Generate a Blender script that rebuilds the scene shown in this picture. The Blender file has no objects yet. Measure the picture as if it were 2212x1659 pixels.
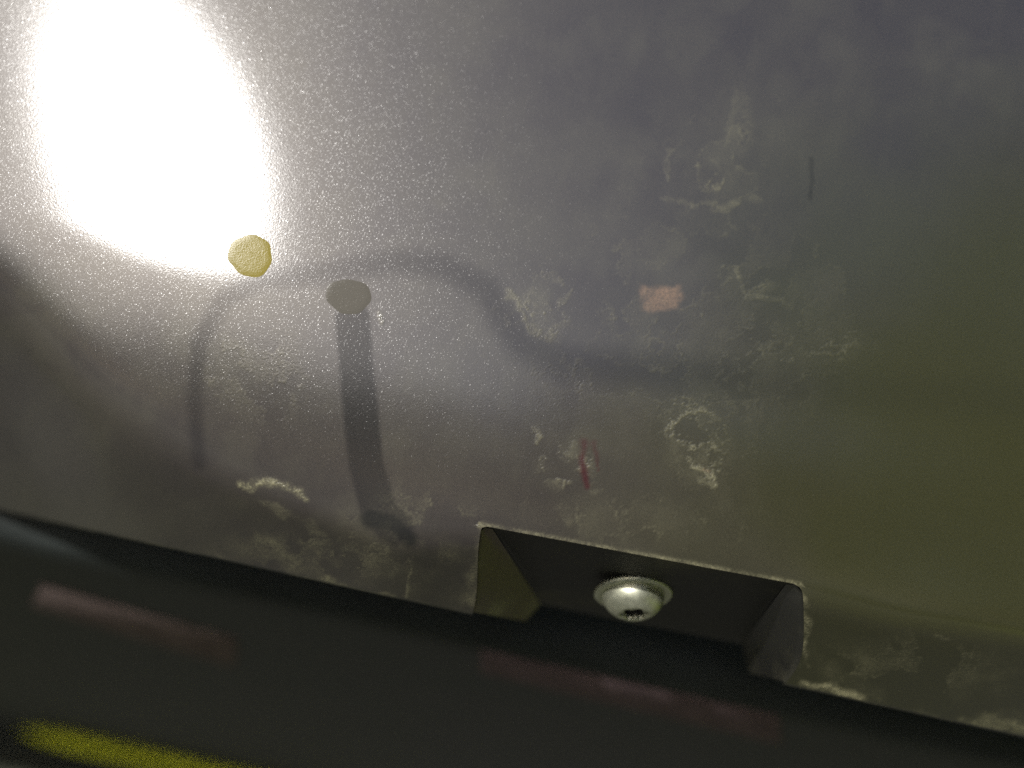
import bpy, bmesh, math, random
import numpy as np
from mathutils import Vector, Matrix
random.seed(7)
rng = np.random.RandomState(11)
S = bpy.context.scene
C = S.collection

# ------------------------------------------------------------------ camera
ROLL = math.radians(12.5)
TH = math.tan(math.radians(30.0))
CR = Vector((math.cos(ROLL), 0, math.sin(ROLL)))
CU = Vector((-math.sin(ROLL), 0, math.cos(ROLL)))
cam_d = bpy.data.cameras.new('camera'); cam = bpy.data.objects.new('camera', cam_d); C.objects.link(cam)
cam.matrix_world = Matrix(((CR.x, CU.x, 0, 0), (CR.y, CU.y, -1, 0), (CR.z, CU.z, 0, 0), (0, 0, 0, 1)))
cam_d.sensor_width = 36; cam_d.angle = math.radians(60)
cam_d.clip_start = 0.005; cam_d.clip_end = 500
cam_d.dof.use_dof = True; cam_d.dof.focus_distance = 0.161; cam_d.dof.aperture_fstop = 4.3
S.camera = cam

# ------------------------------------------------------------------ light
SUN_EL = math.radians(29.67)      # above the horizon
SUN_AZ = math.radians(-150.71)    # from +Y towards +X, i.e. behind the camera on the left
w = bpy.data.worlds.new("World"); S.world = w; w.use_nodes = True
nt = w.node_tree; bg = nt.nodes['Background']
sky = nt.nodes.new('ShaderNodeTexSky'); sky.sky_type = 'NISHITA'; sky.sun_disc = False
sky.sun_elevation = SUN_EL; sky.sun_rotation = SUN_AZ
sky.air_density = 1.0; sky.dust_density = 1.7; sky.ozone_density = 1.0
nt.links.new(sky.outputs[0], bg.inputs[0]); bg.inputs[1].default_value = 0.14
sl = bpy.data.lights.new('sun', 'SUN'); sl.energy = 5.0; sl.angle = math.radians(0.53); sl.color = (1, 0.975, 0.94)
so = bpy.data.objects.new('sun', sl); C.objects.link(so)
SD = Vector((math.sin(SUN_AZ)*math.cos(SUN_EL), math.cos(SUN_AZ)*math.cos(SUN_EL), math.sin(SUN_EL)))
so.rotation_euler = SD.to_track_quat('Z', 'Y').to_euler()
so.location = SD*2
S.view_settings.view_transform = 'Standard'; S.view_settings.look = 'None'
S.cycles.use_denoising = False
S.view_settings.exposure = 0.24; S.view_settings.gamma = 1.0

# ------------------------------------------------------------------ helpers
def px_ray(px, py):
    X = (px-1106)/1106*TH; Y = (829.5-py)/1106*TH
    return CR*X + CU*Y + Vector((0, 1, 0))
def at(px, py, y):
    return px_ray(px, py)*y
def to_px(x, y, z):
    u = x/y; v = z/y
    X = u*CR.x + v*CR.z; Y = u*CU.x + v*CU.z
    return 1106 + X/TH*1106, 829.5 - Y/TH*1106
def link(name, me, parent=None, mat=None, smooth=True):
    o = bpy.data.objects.new(name, me); C.objects.link(o)
    if parent: o.parent = parent
    if mat: me.materials.append(mat)
    if smooth: me.polygons.foreach_set('use_smooth', [True]*len(me.polygons))
    return o
def mesh(name, verts, faces, parent=None, mat=None, smooth=True):
    me = bpy.data.meshes.new(name); me.from_pydata([tuple(v) for v in verts], [], faces); me.update()
    return link(name, me, parent, mat, smooth)
def thing(name, label, cat, loc=(0, 0, 0)):
    o = bpy.data.objects.new(name, None); C.objects.link(o); o.location = loc
    o.empty_display_size = 0.01
    o['label'] = label; o['category'] = cat
    return o

# value noise in numpy (used to lay out dirt)
def vnoise(x, y, seed):
    r = np.random.RandomState(seed).rand(256, 256)
    xi = np.floor(x).astype(int); yi = np.floor(y).astype(int)
    fx = x-xi; fy = y-yi; fx = fx*fx*(3-2*fx); fy = fy*fy*(3-2*fy)
    a = r[xi % 256, yi % 256]; b = r[(xi+1) % 256, yi % 256]; c = r[xi % 256, (yi+1) % 256]; d = r[(xi+1) % 256, (yi+1) % 256]
    return (a*(1-fx)+b*fx)*(1-fy) + (c*(1-fx)+d*fx)*fy
def fbm(x, y, scale, seed, octs=4):
    s = 0; a = 1; t = 0
    for k in range(octs):
        s = s + a*vnoise(x/scale*2**k+37*k, y/scale*2**k+17*k, seed+k); t += a; a *= .55
    return s/t
def sstep(a, b, x):
    t = np.clip((x-a)/(b-a), 0, 1); return t*t*(3-2*t)
def seg_d(X, Y, pts):
    d = np.full(X.shape, 1e9); tt = np.zeros(X.shape); n = max(1, len(pts)-1)
    for i in range(n):
        x0, y0 = pts[i][:2]; x1, y1 = pts[min(i+1, len(pts)-1)][:2]
        dx, dy = x1-x0, y1-y0; L = dx*dx+dy*dy+1e-9
        t = np.clip(((X-x0)*dx+(Y-y0)*dy)/L, 0, 1)
        q = np.hypot(X-x0-t*dx, Y-y0-t*dy); m = q < d
        d = np.where(m, q, d); tt = np.where(m, (i+t)/n, tt)
    return d, tt

# ------------------------------------------------------------------ materials
def new_mat(name):
    m = bpy.data.materials.new(name); m.use_nodes = True
    return m, m.node_tree, m.node_tree.nodes['Principled BSDF']
def N(nt, t, **kw):
    n = nt.nodes.new(t)
    for k, v in kw.items():
        if k.startswith('i_'): n.inputs[k[2:].replace('_', ' ')].default_value = v
        else: setattr(n, k, v)
    return n
def mixc(nt, fac, a, b, blend='MIX'):
    n = nt.nodes.new('ShaderNodeMix'); n.data_type = 'RGBA'; n.blend_type = blend
    for sock, v in ((n.inputs[0], fac), (n.inputs[6], a), (n.inputs[7], b)):
        if hasattr(v, 'is_output'): nt.links.new(v, sock)
        elif isinstance(v, (int, float)): sock.default_value = v
        else: sock.default_value = (*v, 1)
    return n.outputs[2]
def math_(nt, op, a, b=0.0, c=0.0, clamp=False):
    n = nt.nodes.new('ShaderNodeMath'); n.operation = op; n.use_clamp = clamp
    for i, v in enumerate((a, b, c)):
        if hasattr(v, 'is_output'): nt.links.new(v, n.inputs[i])
        else: n.inputs[i].default_value = v
    return n.outputs[0]
def ramp(nt, fac, p0, p1, c0=(0, 0, 0, 1), c1=(1, 1, 1, 1)):
    n = nt.nodes.new('ShaderNodeValToRGB'); n.color_ramp.elements[0].position = p0; n.color_ramp.elements[1].position = p1
    n.color_ramp.elements[0].color = c0; n.color_ramp.elements[1].color = c1
    nt.links.new(fac, n.inputs[0]); return n.outputs[0]

def grained_plastic(name, attrs, base=(0.0215, 0.0178, 0.0182), rough=0.42, dust_amount=1.0, grain=1.0, gloss=0.18, fw=1.0):
    m, nt, b = new_mat(name)
    L = nt.links
    geo = N(nt, 'ShaderNodeNewGeometry')
    mp = N(nt, 'ShaderNodeMapping'); mp.inputs['Rotation'].default_value = (.53, .71, .37); mp.inputs['Location'].default_value = (.013, .027, .041); L.new(geo.outputs['Position'], mp.inputs['Vector']); pos = mp.outputs[0]
    big = N(nt, 'ShaderNodeTexNoise'); big.inputs['Scale'].default_value = 45; big.inputs['Detail'].default_value = 6; L.new(pos, big.inputs['Vector'])
    fine = N(nt, 'ShaderNodeTexNoise'); fine.inputs['Scale'].default_value = 2200; fine.inputs['Detail'].default_value = 3; L.new(pos, fine.inputs['Vector'])
    mid = N(nt, 'ShaderNodeTexNoise'); mid.inputs['Scale'].default_value = 260; mid.inputs['Detail'].default_value = 5; L.new(pos, mid.inputs['Vector'])
    if attrs:
        a = N(nt, 'ShaderNodeAttribute'); a.attribute_name = 'dirt'
        sep = N(nt, 'ShaderNodeSeparateColor'); L.new(a.outputs['Color'], sep.inputs[0])
        crust, film, red = sep.outputs[0], sep.outputs[1], sep.outputs[2]
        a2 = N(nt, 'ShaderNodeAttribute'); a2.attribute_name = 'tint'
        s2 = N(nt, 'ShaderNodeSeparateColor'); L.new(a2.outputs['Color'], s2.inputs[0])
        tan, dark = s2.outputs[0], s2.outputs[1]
    else:
        crust = math_(nt, 'MULTIPLY', ramp(nt, big.outputs[0], .47, .70), .16*dust_amount); film = None; red = None; tan = 0.0
    # colour
    filmn = ramp(nt, big.outputs[0], .30, .75)
    ff = math_(nt, 'MULTIPLY', filmn, 0.05*dust_amount if attrs else .06*dust_amount)
    if film is not None:
        ff = math_(nt, 'ADD', ff, film, clamp=True)
    col = mixc(nt, ff, base, (0.15, 0.145, 0.09))
    if film is not None: col = mixc(nt, s2.outputs[2], col, (0.022, 0.0225, 0.0075))
    cm = math_(nt, 'MULTIPLY', crust, math_(nt, 'ADD', math_(nt, 'MULTIPLY', ramp(nt, math_(nt, 'ADD', math_(nt, 'MULTIPLY', mid.outputs[0], .5), math_(nt, 'MULTIPLY', fine.outputs[0], .5)), .42, .60), 1.3), .35), clamp=True)
    col = mixc(nt, cm, col, (0.27, 0.255, 0.15))
    if film is not None:
        col = mixc(nt, math_(nt, 'MULTIPLY', tan, math_(nt, 'ADD', math_(nt, 'MULTIPLY', ramp(nt, fine.outputs[0], .35, .6), .5), .5)), col, (0.28, 0.17, 0.10))
        col = mixc(nt, red, col, (0.034, 0.007, 0.009))
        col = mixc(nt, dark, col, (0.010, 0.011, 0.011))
    L.new(col, b.inputs['Base Color'])
    # roughness
    r = math_(nt, 'ADD', rough, math_(nt, 'MULTIPLY', cm, .35), clamp=True)
    r = math_(nt, 'ADD', r, math_(nt, 'MULTIPLY', ff, .25), clamp=True)
    L.new(r, b.inputs['Roughness'])
    b.inputs['IOR'].default_value = 1.5
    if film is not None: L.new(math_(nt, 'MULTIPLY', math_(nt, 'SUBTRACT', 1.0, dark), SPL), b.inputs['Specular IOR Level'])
    else: b.inputs['Specular IOR Level'].default_value = SPL
    # grain: dense pebbling plus sparse taller pips
    vo = N(nt, 'ShaderNodeTexVoronoi'); vo.inputs['Scale'].default_value = 4000; L.new(pos, vo.inputs['Vector'])
    pip = N(nt, 'ShaderNodeTexVoronoi'); pip.inputs['Scale'].default_value = 1500; L.new(pos, pip.inputs['Vector'])
    ps = N(nt, 'ShaderNodeSeparateColor'); L.new(pip.outputs['Color'], ps.inputs[0])
    piph = math_(nt, 'MULTIPLY', math_(nt, 'GREATER_THAN', ps.outputs[0], .70), ramp(nt, pip.outputs['Distance'], .0, .33, (1, 1, 1, 1), (0, 0, 0, 1)))
    h = math_(nt, 'ADD', math_(nt, 'MULTIPLY', vo.outputs['Distance'], -0.6), math_(nt, 'MULTIPLY', piph, .9))
    h = math_(nt, 'ADD', h, math_(nt, 'MULTIPLY', fine.outputs[0], .5))
    bu = N(nt, 'ShaderNodeBump'); bu.inputs['Strength'].default_value = GRS*grain; bu.inputs['Distance'].default_value = 0.00006
    L.new(h, bu.inputs['Height'])
    b2 = N(nt, 'ShaderNodeBump'); b2.inputs['Strength'].default_value = .6; b2.inputs['Distance'].default_value = 0.0002
    L.new(cm, b2.inputs['Height']); L.new(bu.outputs[0], b2.inputs['Normal'])
    L.new(b2.outputs[0], b.inputs['Normal'])
    # glossy skin of the moulding: a tighter Beckmann lobe weighted by Fresnel over the dull one
    gl = N(nt, 'ShaderNodeBsdfAnisotropic'); gl.distribution = 'BECKMANN'
    L.new(math_(nt, 'ADD', gloss, math_(nt, 'MULTIPLY', cm, .4), clamp=True), gl.inputs['Roughness'])
    # stray pips whose facets lean every way and catch the light as points
    gv = N(nt, 'ShaderNodeTexVoronoi'); gv.inputs['Scale'].default_value = 6000; L.new(pos, gv.inputs['Vector'])
    off = N(nt, 'ShaderNodeVectorMath'); off.operation = 'SUBTRACT'; L.new(gv.outputs['Color'], off.inputs[0]); off.inputs[1].default_value = (.5, .5, .5)
    gs = N(nt, 'ShaderNodeSeparateColor'); L.new(gv.outputs['Color'], gs.inputs[0])
    amp = math_(nt, 'MULTIPLY', math_(nt, 'LESS_THAN', gv.outputs['Distance'], math_(nt, 'MULTIPLY', gs.outputs[1], .36)), GLI*grain)
    sc_ = N(nt, 'ShaderNodeVectorMath'); sc_.operation = 'SCALE'; L.new(off.outputs[0], sc_.inputs[0]); L.new(amp, sc_.inputs['Scale'])
    ad = N(nt, 'ShaderNodeVectorMath'); L.new(b2.outputs[0], ad.inputs[0]); L.new(sc_.outputs[0], ad.inputs[1])
    nn = N(nt, 'ShaderNodeVectorMath'); nn.operation = 'NORMALIZE'; L.new(ad.outputs[0], nn.inputs[0])
    L.new(nn.outputs[0], gl.inputs['Normal'])
    for l_ in list(gl.inputs['Roughness'].links): base_r = l_.from_socket
    L.new(math_(nt, 'ADD', base_r, math_(nt, 'MULTIPLY', amp, .75), clamp=True), gl.inputs['Roughness'])
    fr = N(nt, 'ShaderNodeFresnel'); fr.inputs['IOR'].default_value = 1.72; L.new(b2.outputs[0], fr.inputs['Normal'])
    k = math_(nt, 'MULTIPLY', math_(nt, 'MULTIPLY', fr.outputs[0], fw), math_(nt, 'SUBTRACT', 1.0, math_(nt, 'MULTIPLY', cm, .8), clamp=True))
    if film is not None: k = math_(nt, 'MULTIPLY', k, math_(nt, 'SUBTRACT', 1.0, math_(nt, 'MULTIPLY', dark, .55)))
    mx = N(nt, 'ShaderNodeMixShader'); L.new(k, mx.inputs[0]); L.new(b.outputs[0], mx.inputs[1]); L.new(gl.outputs[0], mx.inputs[2])
    L.new(mx.outputs[0], nt.nodes['Material Output'].inputs['Surface'])
    return m
GLI = .19
GRS = .12
SPL = .14
M_skin = grained_plastic('grained_black_plastic', True)
M_dusty = grained_plastic('black_plastic_muddy', False, base=(.075, .052, .038), rough=.6, dust_amount=4.5, grain=.6, gloss=.40, fw=.5)
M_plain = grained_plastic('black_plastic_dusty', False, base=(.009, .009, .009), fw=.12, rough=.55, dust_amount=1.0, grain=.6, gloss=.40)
def simple(name, col, rough, metal=0.0, noise=.25, scale=300, bump=.0):
    m, nt, b = new_mat(name); L = nt.links
    geo = N(nt, 'ShaderNodeNewGeometry')
    n = N(nt, 'ShaderNodeTexNoise'); n.inputs['Scale'].default_value = scale; n.inputs['Detail'].default_value = 6
    L.new(geo.outputs['Position'], n.inputs['Vector'])
    c2 = tuple(c*(1-noise) for c in col); c3 = tuple(min(1, c*(1+noise)) for c in col)
    L.new(mixc(nt, ramp(nt, n.outputs[0], .3, .7), c2, c3), b.inputs['Base Color'])
    b.inputs['Metallic'].default_value = metal
    L.new(math_(nt, 'ADD', rough-.08, math_(nt, 'MULTIPLY', n.outputs[0], .16)), b.inputs['Roughness'])
    if bump:
        bu = N(nt, 'ShaderNodeBump'); bu.inputs['Strength'].default_value = .5; bu.inputs['Distance'].default_value = bump
        L.new(n.outputs[0], bu.inputs['Height']); L.new(bu.outputs[0], b.inputs['Normal'])
    return m
M_zinc = simple('zinc_plated_steel', (0.50, 0.51, 0.40), .44, .9, .12, 900, .00003)
M_socket = simple('grimy_socket', (0.03, 0.03, 0.025), .7, 0.2, .4, 1500)
M_red = simple('dull_reddish_plastic', (0.125, 0.095, 0.088), .85, 0, .25, 120)
M_red2 = simple('dark_maroon_plastic', (0.105, 0.074, 0.078), .7, 0, .25, 120)
M_lime = simple('grass_reflection_tint', (0.42, 0.45, 0.02), .4, 0, .2, 60)  # carries the grass reflected on the tray edge as plain colour
M_tray = simple('smooth_dark_plastic', (0.020, 0.0235, 0.0225), .5, 0, .25, 40)

# ------------------------------------------------------------------ bumper skin
XC = np.array([-.6, -.13, -.0966, -.0706, -.047, -.0125, -.002, .030, .0577, .075, .108, .14, .6])
ZC = np.array([.012, .010, -.0046, -.0219, -.029, -.0325, -.0285, -.0270, -.0262, -.0270, -.0246, -.022, -.01])
_xs = np.linspace(-.6, .6, 2401); _zs = np.interp(_xs, XC, ZC)
_k = np.exp(-.5*(np.arange(-40, 41)/9.0)**2); _k /= _k.sum()
_zs = np.convolve(np.pad(_zs, 40, mode='edge'), _k, mode='valid')
def crease(x): return np.interp(x, _xs, _zs)
def F(x, z):
    x = np.asarray(x, float); z = np.asarray(z, float)
    zu = np.minimum(z, .25)
    y = .160 + .25*zu - .22*zu*zu
    y = y + .17*x*x + .38*x*zu + 2.8*np.minimum(z-.012, 0)**2
    wd = .0012 + .0016*sstep(-.02, -.09, x)
    q = (crease(x)-z)/wd
    y = y + math.tan(math.radians(42))*wd*np.logaddexp(0, q)
    # the S across the face is a painted reflection, with no relief here
    return y
NX0, NX1 = 0.0002, 0.0577
def zn(x):        # level of the notch's top edge
    r = -.163 + .012*np.clip(x/.0577, -1, 3); z = r*.16
    for _ in range(6): z = r*F(x, z)
    return z
def ze(x):        # the skin's lower edge
    z = np.full(np.shape(x), -.045)
    for _ in range(12): z = -.2625*F(x, z)
    return z
# columns: fine in view, coarse beyond; NX0 and NX1 fall on columns
D = .00036
xs = list(np.linspace(-.5, -.19, 30)[:-1]) + list(np.linspace(-.19, NX0, int((.19+NX0)/D))) 
iA = len(xs)-1
xs += list(np.linspace(NX0, NX1, int((NX1-NX0)/D)))[1:]
iB = len(xs)-1
xs += list(np.linspace(NX1, .135, int((.135-NX1)/D)))[1:] + list(np.linspace(.135, .5, 30)[1:])
xs = np.array(xs)
NL = 56
zt = .118
tt = np.concatenate([np.linspace(0, 1, NL), 1+np.linspace(0, 1, int((zt+.026)/D))[1:], 2+np.linspace(0, 1, 16)[1:]])
nx, nz = len(xs), len(tt)
XX, TT = np.meshgrid(xs, tt)            # rows = t
ZN, ZE = zn(xs)[None, :], ze(xs)[None, :]
ZZ = np.where(TT <= 1, ZE+(ZN-ZE)*TT, np.where(TT <= 2, ZN+(zt-ZN)*(TT-1), zt+.22*(TT-2)))
# warp the notch's sides: left edge drifts right at the bottom, right edge flares, corners rounded
dep = np.clip(ZN-ZZ, 0, None)
def xl_off(d): return .0020*sstep(0, .018, d) + .0009*(1-np.sqrt(np.clip(1-(1-np.clip(d/.0009, 0, 1))**2, 0, 1)))
def xr_off(d): return .0078*sstep(-.004, .019, d) - .0002 - .0015*(1-np.sqrt(np.clip(1-(1-np.clip(d/.0015, 0, 1))**2, 0, 1)))
wl = np.exp(-((XX-NX0)/.010)**2); wr = np.exp(-((XX-NX1)/.010)**2)
up = np.where(TT > 1, np.exp(-((ZZ-ZN)/.003)**2), 1.0)
XW = XX + wl*xl_off(dep)*up + wr*xr_off(dep)*up
XW[TT > 1] = (XX + (wl*xl_off(0*dep) + wr*xr_off(0*dep))*up)[TT > 1]
ZW = ZZ
YW = F(XW, ZW)
PX, PY = to_px(XW, YW, ZW)

# ---- dirt and painted reflections laid out on the skin
crust = np.zeros(XX.shape); film = np.zeros(XX.shape); red = np.zeros(XX.shape); tan = np.zeros(XX.shape); dark = np.zeros(XX.shape)
nA = fbm(PX, PY, 60, 3, 5); nB = fbm(PX, PY, 22, 9, 4); nC = fbm(PX, PY, 160, 21, 5)
_wx = (fbm(PX, PY, 34, 71, 4)-.5)*34; _wy = (fbm(PX, PY, 34, 83, 4)-.5)*34
def stroke(ch, pts, w0, w1, s, soft=.5, rag=1.25, seed=0, hole=0.0):
    kw = .25 if seed in (34, 35, 36) else 1.0
    d, t = seg_d(PX+_wx*kw, PY+_wy*kw, pts)
    ww = w0+(w1-w0)*t
    n = fbm(PX+seed*91, PY+seed*57, 16+ww.mean()*.9, 40+seed, 4)
    f = 1-d/ww + (n-.5)*2*rag
    if seed < 33 and seed != 20: v_s = s*.42; soft = soft*1.7
    elif seed < 37: v_s = s*.62; soft = soft*1.5
    else: v_s = s*.85; soft = soft*1.9; ww = ww*1.25; f = 1-d/ww + (n-.5)*2*rag*.7
    v = v_s*sstep(0, soft, f)*(.55+.75*nB)
    if hole: v = v*(1-hole*sstep(.2, .9, 1-d/ww))
    np.maximum(ch, v, out=ch)
# pale water marks on the upper right
stroke(crust, [(1590, 215), (1575, 270), (1565, 320)], 9, 5, .16, seed=1)
stroke(crust, [(1600, 215), (1590, 240)], 22, 14, .10, seed=2)
stroke(crust, [(1470, 300), (1435, 345), (1440, 385)], 9, 6, .17, seed=3)
stroke(crust, [(1535, 345), (1565, 370), (1600, 360), (1640, 372)], 6, 8, .15, seed=4)
stroke(crust, [(1430, 425), (1500, 440), (1580, 445), (1640, 430)], 5, 14, .20, seed=5)
stroke(crust, [(1625, 420), (1640, 435)], 22, 20, .18, seed=6)
stroke(crust, [(1480, 400), (1560, 400)], 60, 50, .06, seed=7, soft=1)
stroke(crust, [(1370, 340), (1390, 380)], 20, 16, .07, seed=8, soft=1)
# tan rectangle and the L-shaped mark
d = np.maximum(np.abs(PX-1432-(PY-640)*.12)/46, np.abs(PY-642+(PX-1432)*.02)/28)
tan = np.maximum(tan, .36*sstep(-.1, .45, 1-d+(nB-.5)*.9)*(.5+nA))
stroke(crust, [(1595, 575), (1600, 610), (1608, 640)], 11, 9, .26, seed=10)
stroke(crust, [(1612, 637), (1650, 640), (1688, 645)], 16, 8, .20, seed=11)
# streak beside the S line
stroke(crust, [(1095, 630), (1120, 660), (1150, 700), (1170, 718)], 12, 12, .30, seed=12)
stroke(crust, [(1170, 720), (1190, 728), (1215, 700)], 9, 7, .24, seed=13)
stroke(crust, [(1150, 690), (1200, 700)], 34, 30, .09, seed=14, soft=.9)
stroke(crust, [(1235, 625), (1215, 650), (1205, 670)], 7, 5, .16, seed=15)
stroke(crust, [(1325, 700), (1335, 712)], 12, 10, .20, seed=16)
stroke(crust, [(820, 680), (826, 696)], 7, 6, .30, seed=17)
# branching mark right of centre
stroke(crust, [(1445, 925), (1480, 890), (1510, 885), (1548, 912)], 4, 6, .40, soft=.4, seed=18)
stroke(crust, [(1440, 930), (1475, 958)], 9, 6, .30, seed=19)
stroke(crust, [(1485, 985), (1500, 1003), (1530, 1015), (1545, 1030)], 7, 11, .38, seed=20)
stroke(crust, [(1535, 1010), (1560, 1015)], 10, 6, .30, seed=21)
stroke(crust, [(1520, 1035), (1540, 1045)], 12, 10, .25, seed=22)
stroke(tan, [(1525, 1014), (1540, 1018)], 9, 7, .45, seed=23)
stroke(crust, [(1150, 915), (1160, 935), (1155, 950)], 7, 6, .30, seed=24)
stroke(crust, [(1240, 960), (1215, 990), (1240, 1005)], 8, 6, .14, seed=25)
stroke(crust, [(1180, 1000), (1240, 1020)], 30, 30, .06, seed=26, soft=1)
stroke(crust, [(1280, 1060), (1300, 1055)], 10, 9, .16, seed=27)
stroke(crust, [(1210, 1100), (1225, 1120)], 22, 18, .12, seed=28)
stroke(crust, [(1690, 778), (1700, 772), (1718, 780)], 2.6, 2.2, .40, rag=.2, seed=29)
stroke(crust, [(1718, 782), (1700, 784), (1690, 778)], 2.4, 2.0, .35, rag=.2, seed=30)
stroke(crust, [(1755, 750), (1800, 765), (1850, 740)], 5, 6, .13, seed=31)
stroke(crust, [(480, 800), (482, 825)], 24, 24, .20, soft=1.2, rag=.4, seed=32)
stroke(crust, [(1170, 850), (1600, 1100)], 150, 120, .035, soft=1.4, seed=33)
# outlines of dried puddles
def puddle(cx, cy, rx, ry, s, sc, seed, fill=.25):
    n = fbm(PX+seed*131, PY+seed*77, sc, 60+seed, 5)
    reg = sstep(1.1, .35, np.hypot((PX-cx)/rx, (PY-cy)/ry)+(nA-.5)*.8)
    line = sstep(.030, .0, np.abs(n-.5))*(.3+1.1*nB)
    inner = sstep(.50, .56, n)*fill
    np.maximum(crust, s*reg*np.maximum(line, inner*(.5+nA)), out=crust)
puddle(1540, 370, 130, 120, .17, 60, 1, .12)
puddle(1590, 260, 45, 80, .12, 50, 2, .3)
puddle(1170, 690, 80, 60, .16, 46, 3, .3)
puddle(1500, 950, 90, 110, .22, 48, 4, .22)
puddle(1225, 1010, 80, 60, .24, 50, 5, .35)
puddle(1620, 615, 70, 50, .13, 44, 6, .4)
puddle(1800, 745, 110, 50, .09, 52, 7, .2)
puddle(560, 800, 150, 120, .10, 70, 8, .5)
puddle(1350, 1130, 300, 70, .08, 60, 9, .3)
puddle(880, 1120, 160, 90, .13, 60, 10, .5)
puddle(700, 1200, 260, 70, .17, 70, 11, .8)
puddle(1950, 1450, 260, 90, .20, 80, 12, .5)
puddle(1450, 700, 500, 330, .07, 70, 13, .3)
# red rub mark
stroke(red, [(1262, 960), (1256, 995), (1270, 1050)], 20, 8, 1.5, rag=.5, soft=.7, seed=34)
stroke(red, [(1284, 955), (1285, 972), (1292, 1015)], 14, 3, 1.0, rag=.5, soft=.7, seed=35)
# dark scratch
stroke(dark, [(1752, 345), (1756, 390), (1750, 430)], 9, 6, .7, rag=.4, seed=36)
# dried mud on the turned-under flange, left of the notch
stroke(crust, [(540, 1050), (580, 1040), (620, 1055), (660, 1078)], 14, 11, .75, soft=.8, rag=.5, seed=37)
stroke(crust, [(520, 1045), (545, 1050)], 10, 10, .40, seed=38)
stroke(crust, [(560, 1080), (640, 1120), (700, 1150)], 8, 8, .12, seed=39)
stroke(crust, [(560, 1165), (600, 1180), (640, 1220)], 24, 18, .38, soft=1, seed=40)
stroke(crust, [(640, 1225), (700, 1250), (740, 1270)], 8, 16, .45, soft=.9, seed=41)
stroke(crust, [(740, 1275), (900, 1305), (1010, 1328)], 9, 8, .42, soft=.9, rag=.5, seed=42)
stroke(crust, [(883, 1205), (886, 1260), (890, 1300)], 5, 8, .42, soft=.8, rag=.5, seed=43)
stroke(crust, [(830, 1215), (850, 1240)], 18, 16, .22, soft=1, seed=44)
stroke(crust, [(900, 1270), (1000, 1290)], 40, 40, .16, soft=1.2, seed=45)
stroke(crust, [(1040, 1150), (1030, 1220), (1010, 1290)], 16, 24, .45, soft=1.0, rag=.8, seed=46)
stroke(crust, [(960, 1190), (1010, 1230)], 34, 30, .18, soft=1.0, rag=1.1, seed=47)
stroke(crust, [(470, 1200), (540, 1215)], 12, 8, .20, soft=1, seed=48)
# ... and right of it
stroke(crust, [(1722, 1300), (1738, 1340), (1742, 1440)], 14, 9, .7, soft=.9, seed=49)
stroke(crust, [(1730, 1478), (1790, 1492), (1850, 1512)], 12, 22, 1.3, soft=.8, rag=.5, seed=50)
stroke(crust, [(1790, 1450), (1900, 1500)], 40, 20, .22, soft=1.2, seed=51)
stroke(crust, [(1900, 1530), (2040, 1548)], 10, 10, .24, soft=1, seed=52)
stroke(crust, [(2080, 1560), (2150, 1565), (2212, 1575)], 16, 36, .9, soft=1, rag=.6, seed=53)
stroke(crust, [(2020, 1376), (2050, 1382)], 8, 7, .32, soft=1, rag=.3, seed=54)
# notch rim
edge_d = np.where((XW > NX0-.0006) & (XW < NX1+.0004), np.abs(ZW-ZN), 1)
crust = np.maximum(crust, .26*sstep(.0009, .0001, edge_d)*(.2+1.3*nB))
# film of dust; the dark S-line and band are reflections painted into the colour
film += .05*sstep(.35, .75, nC) + .05*(nA-.5)
def refl_mask(pts, w0, w1, s, soft=.4, seed=0):
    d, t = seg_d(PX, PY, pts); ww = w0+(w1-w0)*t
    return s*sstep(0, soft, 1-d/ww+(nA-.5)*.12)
film += .035
film += .018*sstep(.50, .75, fbm(PX+.2*PY, PY*.22, 30, 131, 5)) + .035*sstep(.55, .75, fbm(PX*.9, PY, 95, 141, 6))
lw = refl_mask([(430, 1000), (420, 860), (430, 740), (480, 650), (560, 605), (700, 590), (860, 565), (960, 575), (1050, 625), (1090, 690), (1130, 745), (1220, 785), (1500, 805), (1800, 840), (2250, 870)], 26, 75, 1, .9)
pw = refl_mask([(762, 690), (775, 850), (790, 1000), (820, 1110), (855, 1140)], 44, 44, 1, .30)
hole = refl_mask([(800, 1120), (850, 1130), (885, 1165)], 34, 26, 1, .7)
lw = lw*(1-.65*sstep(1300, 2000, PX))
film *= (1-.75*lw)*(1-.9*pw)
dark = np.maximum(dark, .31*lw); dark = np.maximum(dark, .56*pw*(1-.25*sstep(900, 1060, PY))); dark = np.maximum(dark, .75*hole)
film = np.clip(film, 0, 1)

keep = []
idx = np.arange(nx*nz).reshape(nz, nx)
q = np.stack([idx[:-1, :-1], idx[:-1, 1:], idx[1:, 1:], idx[1:, :-1]], -1).reshape(nz-1, nx-1, 4)
mask = np.ones((nz-1, nx-1), bool); mask[:NL-1, iA:iB] = False
faces = q[mask]
co = np.stack([XW, YW, ZW], -1).reshape(-1, 3)
me = bpy.data.meshes.new('panel_skin')
me.vertices.add(len(co)); me.vertices.foreach_set('co', co.ravel().astype(np.float32))
nf = len(faces)
me.loops.add(nf*4); me.loops.foreach_set('vertex_index', faces.ravel().astype(np.int32))
me.polygons.add(nf); me.polygons.foreach_set('loop_start', (np.arange(nf)*4).astype(np.int32))
me.update(calc_edges=True); me.validate()
def colattr(name, a, b, c):
    at_ = me.attributes.new(name, 'FLOAT_COLOR', 'POINT')
    v = np.stack([a, b, c, np.ones_like(a)], -1).reshape(-1)
    at_.data.foreach_set('color', np.clip(v, 0, 1).astype(np.float32))
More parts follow.
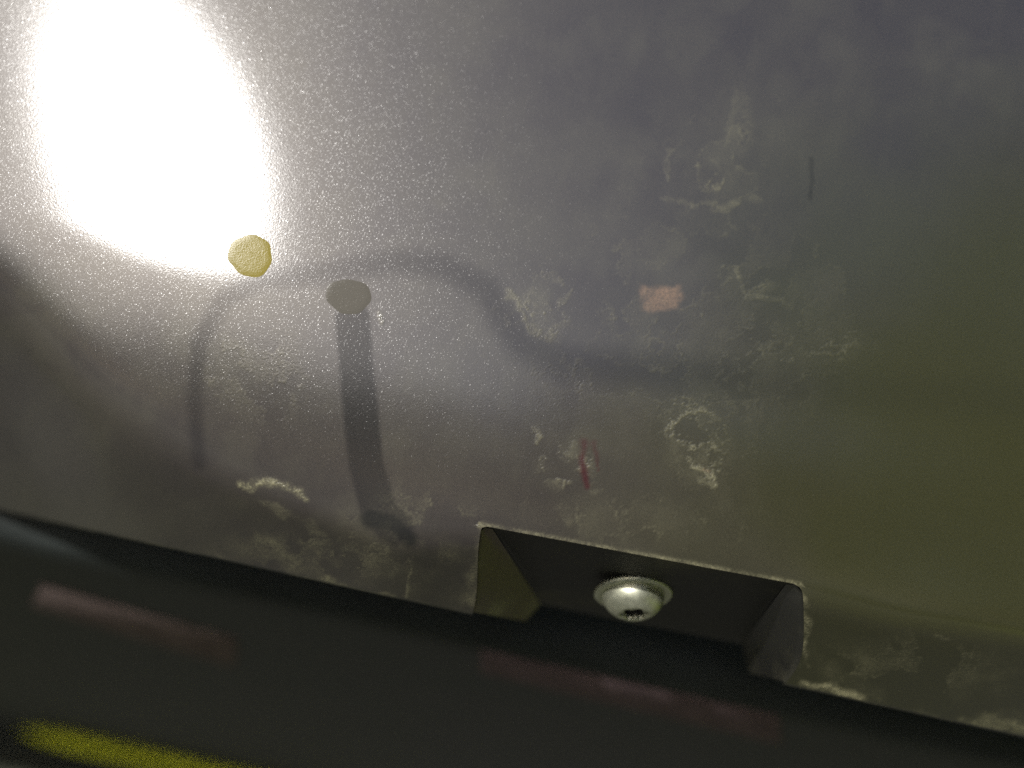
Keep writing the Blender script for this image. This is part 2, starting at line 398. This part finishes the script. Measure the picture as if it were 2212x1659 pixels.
colattr('dirt', crust, film, red); olive_refl = sstep(1150, 2100, PX+.35*(PY-700)+(fbm(PX, PY, 420, 91, 4)-.5)*700)*sstep(60, 640, PY+.10*(PX-1500)+(nC-.5)*160)  # olive on the right: the bushes' reflection strengthened in the skin colour
colattr('tint', tan, dark, .92*olive_refl)

bumper = thing('bumper_cover', 'dusty black grained plastic bumper cover with screw notch in its lower edge', 'bumper', (0, 0, 0))
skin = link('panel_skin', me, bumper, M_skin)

# rolled lower lip, left and right of the notch
def lip(cols, name):
    V = []; Fc = []
    for c in cols:
        p = Vector((XW[0, c], YW[0, c], ZW[0, c]))
        for dy, dz in ((0, 0), (.0003, -.0004), (.0009, -.0006), (.0016, -.0004), (.0020, .0004), (.0020, .020)):
            V.append(p+Vector((0, dy, dz)))
    k = 6
    for i in range(len(cols)-1):
        for j in range(k-1): Fc.append((i*k+j, (i+1)*k+j, (i+1)*k+j+1, i*k+j+1))
    return mesh(name, V, Fc, bumper, M_plain)
cl = list(range(0, iA, 6)) + [iA]; cr = [iB] + list(range(iB+6, nx, 6))
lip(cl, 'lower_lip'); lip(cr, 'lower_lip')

# ---- notch: walls and mounting plate
PLT = Vector((0, .87, -.50)).normalized()
def P(r, c): return Vector((XW[r, c], YW[r, c], ZW[r, c]))
topL, topR = P(NL-1, iA), P(NL-1, iB)
backL = at(1168, 1305, .199); backR = at(1603, 1392, .199)
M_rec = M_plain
def loft(name, front, back, inward, mat_, n=14):
    """wall between a front edge (list) and a back edge, with a small rolled front edge"""
    V = []; Fc = []; K = n+3
    for i, (a, b) in enumerate(zip(front, back)):
        d = (b-a)
        V += [a, a+Vector((0, .0004, 0))+inward*.00005, a+Vector((0, .0010, 0))+inward*.0003]
        s = a+Vector((0, .0010, 0))+inward*.0003
        for j in range(1, n+1):
            t = j/n
            V.append(s.lerp(b, t))
    m = len(front)
    for i in range(m-1):
        for j in range(K-1): Fc.append((i*K+j, (i+1)*K+j, (i+1)*K+j+1, i*K+j+1))
    return mesh(name, V, Fc, bumper, mat_)
rows = list(range(NL-1, -1, -3)) + [0]
fl = [P(r, iA) for r in rows]; fr = [P(r, iB) for r in rows]
nr = len(rows)
def back_edge(cor, back, drop):
    out = []
    for i in range(nr):
        t = i/(nr-1)
        t1 = min(1, t/.8)
        p = cor.lerp(back, t1)
        if t > .8: p = back + (drop-back)*((t-.8)/.2)
        out.append(p)
    return out
bl = back_edge(topL+Vector((.0012, .0010, -.0005)), backL, at(1135, 1342, .197))
br = back_edge(topR+Vector((-.0010, .0010, -.0005)), backR, at(1618, 1452, .199))
loft('notch_wall', fl, bl, Vector((1, 0, 0)), M_dusty)
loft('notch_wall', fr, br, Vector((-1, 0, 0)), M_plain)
# plate
V = []; Fc = []; nu = 40; nvv = 24
cols = np.linspace(iA, iB, nu+1).round().astype(int)
for i, c in enumerate(cols):
    a = P(NL-1, c); u = i/nu
    b = backL.lerp(backR, u)
    V += [a, a+Vector((0, .0004, -.00005)), a+Vector((0, .0010, -.0004))]
    s = V[-1]
    for j in range(1, nvv+1):
        t = j/nvv; p = s.lerp(b, t)
        p.z += .0006*math.sin(math.pi*t)     # slightly dished
        V.append(p)
    V.append(b+Vector((0, .0010, .0010))); V.append(b+Vector((0, .0012, .012)))
K = nvv+5
for i in range(nu):
    for j in range(K-1): Fc.append((i*K+j, i*K+j+1, (i+1)*K+j+1, (i+1)*K+j))
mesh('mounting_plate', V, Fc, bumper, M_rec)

# ---- button-head screw
def plane_hit(px, py):
    r = px_ray(px, py); n = (backL-topL).cross(topR-topL)
    return r*(topL.dot(n)/r.dot(n)), n.normalized()
cpt, nrm = plane_hit(1367, 1272)
ax = Vector((.14, -.60, -.79)).normalized()
if nrm.dot(ax) < 0: nrm = -nrm
R = ax.to_track_quat('Z', 'X').to_matrix().to_4x4()
scr = bpy.data.objects.new('screw', None); C.objects.link(scr); scr.parent = bumper; scr.empty_display_size = .005
scr.matrix_world = Matrix.Translation(cpt+ax*.0006) @ R @ Matrix.Scale(1.06, 4)
def lathe(name, prof, mat, parent, seg=72, rfun=None, close=False):
    V = []; Fc = []
    for i in range(seg):
        a = 2*math.pi*i/seg
        for k, (r, z) in enumerate(prof):
            rr = rfun(k, r, a) if rfun else r
            V.append((rr*math.cos(a), rr*math.sin(a), z))
    K = len(prof)
    for i in range(seg):
        j = (i+1) % seg
        for k in range(K-1): Fc.append((i*K+k, j*K+k, j*K+k+1, i*K+k+1))
    if close: Fc.append([i*K+K-1 for i in range(seg)])
    return mesh(name, V, Fc, parent, mat)
mm = .001
lathe('flange', [(2*mm, -.2*mm), (7.1*mm, -.2*mm), (7.35*mm, .1*mm), (7.35*mm, .55*mm), (7.15*mm, .85*mm), (6.8*mm, .98*mm), (6.1*mm, .98*mm), (5.75*mm, .85*mm)], M_zinc, scr)
dome = []
for k in range(15):
    t = k/14*math.radians(58)
    dome.append((5.75*mm*math.cos(t)**.9, .85*mm + 4.3*mm*math.sin(t)))
zt_ = dome[-1][1]
dome += [(3.0*mm, zt_+.10*mm), (2.75*mm, zt_+.02*mm)]
nd = len(dome)
dome += [(2.65*mm, zt_-.15*mm), (2.6*mm, zt_-2.4*mm)]
def star(k, r, a):
    return r*(1-.13*(1-math.cos(6*a))*.5*2) if k >= nd-1 else r
lathe('domed_head', dome, M_zinc, scr, seg=96, rfun=star)
lathe('star_socket', [(2.66*mm, zt_-.7*mm), (2.5*mm, zt_-2.3*mm), (.05*mm, zt_-2.5*mm)], M_socket, scr, seg=96, rfun=lambda k, r, a: r*(1-.13*(1-math.cos(6*a)))*.99, close=True)

# ------------------------------------------------------------------ undertray behind the lip
tray = thing('undertray', 'smooth dark undertray set back below the bumper edge, with reddish bars', 'undertray')
def strip_sheet(name, prof, x0, x1, mat, parent, n=60):
    V = []; Fc = []
    for i in range(n+1):
        x = x0+(x1-x0)*i/n
        for (y, z) in prof: V.append((x, y, z))
    K = len(prof)
    for i in range(n):
        for j in range(K-1): Fc.append((i*K+j, (i+1)*K+j, (i+1)*K+j+1, i*K+j+1))
    return mesh(name, V, Fc, parent, mat)
def tray_pt(u, r, off=0.0):
    """point on the slanted tray seen at x/y = u, z/y = r; off lifts it towards the viewer"""
    y = .074/(.62+r)
    return Vector((u*y, y, r*y)) + Vector((0, -.527, -.850))*off
prof = [(.30, .11), (.238, -.02), (.232, -.045), (.228, -.0600), (.2275, -.0655)]
for r in (-.297, -.31, -.34, -.38, -.42, -.46, -.49):
    p = tray_pt(0, r); prof.append((p.y, p.z))
y9, z9 = prof[-1]
for k in range(1, 8):
    a = k/7*math.pi*.5
    prof.append((y9+.004+.008*math.sin(a)*.8, z9-.005-.003*math.sin(a)))
prof.append((y9+2.6, z9-.004))
strip_sheet('tray_face', prof, -1.0, 1.0, M_tray, tray)
def bar(name, corners, mat, parent, prot=.0006):
    bm = bmesh.new()
    f = [bm.verts.new(tray_pt(u, r, prot)) for u, r in corners]; g = [bm.verts.new(tray_pt(u, r, -.004)) for u, r in corners]
    bm.faces.new(f)
    for i in range(4): bm.faces.new((f[i], g[i], g[(i+1) % 4], f[(i+1) % 4]))
    bmesh.ops.bevel(bm, geom=list(bm.edges), offset=.0003, segments=2, affect='EDGES', profile=.5)
    bmesh.ops.recalc_face_normals(bm, faces=bm.faces)
    m_ = bpy.data.meshes.new(name); bm.to_mesh(m_); bm.free()
    return link(name, m_, parent, mat)
bar('reddish_bar', [(-.475, -.360), (-.236, -.378), (-.240, -.347), (-.470, -.334)], M_red, tray)
bar('reddish_bar', [(.035, -.324), (.385, -.330), (.375, -.300), (.030, -.299)], M_red2, tray, prot=.0005)
# added lime strip: grass reflected in the tray's edge, put into its colour
V = []; Fc = []; n = 40; K = 14
for i in range(n+1):
    t = i/n; x = -.262+.58*t
    rr = .0042*min(1, math.sqrt(max(0, 1-(1-min(1, t/.08))**2))+.02)
    for k in range(K):
        a = 2*math.pi*k/K
        V.append((x, y9+.002+rr*math.cos(a), z9-.0075+rr*math.sin(a)))
for i in range(n):
    for k in range(K): Fc.append((i*K+k, (i+1)*K+k, (i+1)*K+(k+1) % K, i*K+(k+1) % K))
Fc.append(list(range(K)))
M_tray.node_tree.nodes['Principled BSDF'].inputs['Specular IOR Level'].default_value = .22
for mm_ in (M_red, M_red2, M_lime): mm_.node_tree.nodes['Principled BSDF'].inputs['Specular IOR Level'].default_value = .1
strip = mesh('grass_reflection_strip', V, Fc, None, M_lime)
strip['label'] = 'added yellow-green strip for the grass reflection along the bottom edge of the dark undertray'; strip['category'] = 'trim strip'

# ------------------------------------------------------------------ two dried yellow spots on the skin
def surf_hit(px, py):
    r = px_ray(px, py); y = .16
    for _ in range(30): y = float(F(r.x*y, r.z*y))*.5+y*.5
    return r*y
def spot(px, py, rad, mat, label, squash=.9, seed=1):
    c = surf_hit(px, py); rs = np.random.RandomState(seed)
    ph = rs.rand(6)*6.28
    V = []; Fc = []; seg = 40; rings = 7
    V.append((c.x, float(F(c.x, c.z))-.00003, c.z))
    for k in range(1, rings+1):
        f = k/rings
        h = .00003 - .00003*(k == rings)
        for i in range(seg):
            a = 2*math.pi*i/seg
            r = rad*f*(1+.05*math.sin(2*a+ph[0])+.04*math.sin(3*a+ph[1])+.025*math.sin(7*a+ph[2]))
            x = c.x+r*math.cos(a); z = c.z+r*squash*math.sin(a)
            V.append((x, float(F(x, z))-h, z))
    for i in range(seg):
        j = (i+1) % seg
        Fc.append((0, 1+j, 1+i))
        for k in range(rings-1):
            o = 1+k*seg; Fc.append((o+i, o+j, o+seg+j, o+seg+i))
    o = mesh('paint_spot', V, Fc, None, mat)
    o['label'] = label; o['category'] = 'paint spot'; o['group'] = 'dried spots on the bumper skin'
    return o
M_spot1 = grained_plastic('yellow_paint', False, (0.14, 0.110, 0.003), rough=.6, dust_amount=.6, grain=2.2, gloss=.22, fw=.05)
M_spot2 = grained_plastic('olive_paint', False, (0.052, 0.047, 0.036), rough=.6, dust_amount=.5, grain=.6, gloss=.19, fw=.14)
spot(541, 552, .0042, M_spot1, 'bright yellow dried spot touching the edge of the white glare', .92, 3)
spot(753, 640, .0040, M_spot2, 'faint olive dried spot at the top of the dark painted reflection stripe', .85, 5)

# ------------------------------------------------------------------ ground and the greenery the plastic mirrors
GZ = -.45
m, nt2, b = new_mat('ground_grass_soil')
geo = N(nt2, 'ShaderNodeNewGeometry'); n1 = N(nt2, 'ShaderNodeTexNoise'); n1.inputs['Scale'].default_value = 3; n1.inputs['Detail'].default_value = 8
nt2.links.new(geo.outputs['Position'], n1.inputs['Vector'])
nt2.links.new(mixc(nt2, ramp(nt2, n1.outputs[0], .4, .62), (0.100, 0.099, 0.088), (0.080, 0.084, 0.055)), b.inputs['Base Color'])
b.inputs['Roughness'].default_value = .95
g = mesh('ground', [(-150, -150, GZ), (150, -150, GZ), (150, 150, GZ), (-150, 150, GZ)], [(0, 1, 2, 3)], None, m, False)
g['kind'] = 'structure'; g['label'] = 'grassy soil below the bumper'
V = []; Fc = []; n = 36
for i in range(n):
    a = 2*math.pi*i/n; r = 1+.10*math.sin(3*a)+.06*math.sin(7*a+1)
    V.append((1.75+1.1*r*math.cos(a), .1+1.9*r*math.sin(a), GZ+.004))
m_, nt_, b_ = new_mat('short_yellow_green_grass'); ge = N(nt_, 'ShaderNodeNewGeometry'); no = N(nt_, 'ShaderNodeTexNoise'); no.inputs['Scale'].default_value = 40; no.inputs['Detail'].default_value = 8
nt_.links.new(ge.outputs['Position'], no.inputs['Vector']); nt_.links.new(mixc(nt_, ramp(nt_, no.outputs[0], .35, .65), (.11, .14, .015), (.24, .29, .03)), b_.inputs['Base Color']); b_.inputs['Roughness'].default_value = .8
gr = mesh('grass_verge', V, [list(range(n))], None, m_, False); gr['kind'] = 'structure'; gr['label'] = 'yellow-green grass verge right of the bumper'
def leaf_mat(name, col):
    m, nt, b = new_mat(name)
    geo = N(nt, 'ShaderNodeNewGeometry'); n1 = N(nt, 'ShaderNodeTexNoise'); n1.inputs['Scale'].default_value = 5
    nt.links.new(geo.outputs['Position'], n1.inputs['Vector'])
    nt.links.new(mixc(nt, n1.outputs[0], tuple(c*.6 for c in col), tuple(c*1.4 for c in col)), b.inputs['Base Color'])
    b.inputs['Roughness'].default_value = .6
    return m
M_leaf = leaf_mat('yellow_green_leaves', (0.17, 0.20, 0.015)); M_bark = simple('bark', (.09, .07, .05), .9, 0, .3, 20)
def bush(cx, cy, rx, ry, h, n, label, seed):
    rs = np.random.RandomState(seed)
    t = thing('bush', label, 'bush', (cx, cy, GZ)); t['group'] = 'bushes behind the viewer mirrored in the plastic'
    u = rs.randn(n, 3); u /= np.linalg.norm(u, axis=1)[:, None]
    rad = rs.rand(n)**.35
    p = u*rad[:, None]*np.array([rx, ry, h*.5]) + np.array([0, 0, h*.5+.1])
    p *= (1+.12*np.sin(7*u[:, :1]+seed)+.1*np.sin(9*u[:, 2:]))
    a = rs.randn(n, 3); a /= np.linalg.norm(a, axis=1)[:, None]
    bb = np.cross(a, rs.randn(n, 3)); bb /= np.linalg.norm(bb, axis=1)[:, None]
    s = .05+.04*rs.rand(n, 1)
    v = np.stack([p-a*s, p+bb*s*.5, p+a*s, p-bb*s*.5], 1).reshape(-1, 3); v[:, 2] = np.maximum(v[:, 2], .01)
    f = np.arange(n*4).reshape(n, 4).tolist()
    mesh('foliage', v.tolist(), f, t, M_leaf, False)
    V = []; Fc = []
    for k, (r, z) in enumerate(((.06, 0), (.045, h*.3), (.02, h*.7))):
        for i in range(8): V.append((r*math.cos(i*math.pi/4), r*math.sin(i*math.pi/4), z))
    for k in range(2):
        for i in range(8): Fc.append((k*8+i, k*8+(i+1) % 8, k*8+8+(i+1) % 8, k*8+8+i))
    mesh('stem', V, Fc, t, M_bark)
bush(2.0, -.7, .8, 1.0, 1.8, 7000, 'yellow-green bush nearest the bumper on the right, mirrored in it', 1)
bush(3.1, -3.3, 1.9, 1.5, 3.6, 9000, 'tallest yellow-green bush farther right, mirrored in the bumper', 2)
bush(1.0, -4.6, 1.5, 1.2, 2.3, 7000, 'low yellow-green bush almost straight behind the viewer', 3)

bush(-2.0, -6.2, 2.2, 1.0, 1.9, 7000, 'wide low bush added behind the viewer on the sunny side to darken the reflection', 4)  # added, with the next one, to cover the bright horizon in the reflection
bush(-5.2, -5.6, 2.2, 1.2, 2.1, 7000, 'bush added farthest left behind the viewer to darken the reflection', 5)

if __name__ == '__main__':
    e = 1e-4
    for q in ((345, 345), (2100, 1100), (2100, 500), (1500, 900), (1300, 300), (300, 800), (1900, 100), (200, 1100)):
        p = surf_hit(*q)
        n = Vector((float(F(p.x+e, p.z)-F(p.x-e, p.z))/(2*e), -1, float(F(p.x, p.z+e)-F(p.x, p.z-e))/(2*e))).normalized()
        v = p.normalized(); r = v-2*v.dot(n)*n
        print('SUNDIR' if q[0] == 345 else 'DIR %s' % (q,), 'el %.2f az %.2f' % (math.degrees(math.asin(r.z)), math.degrees(math.atan2(r.x, r.y))))
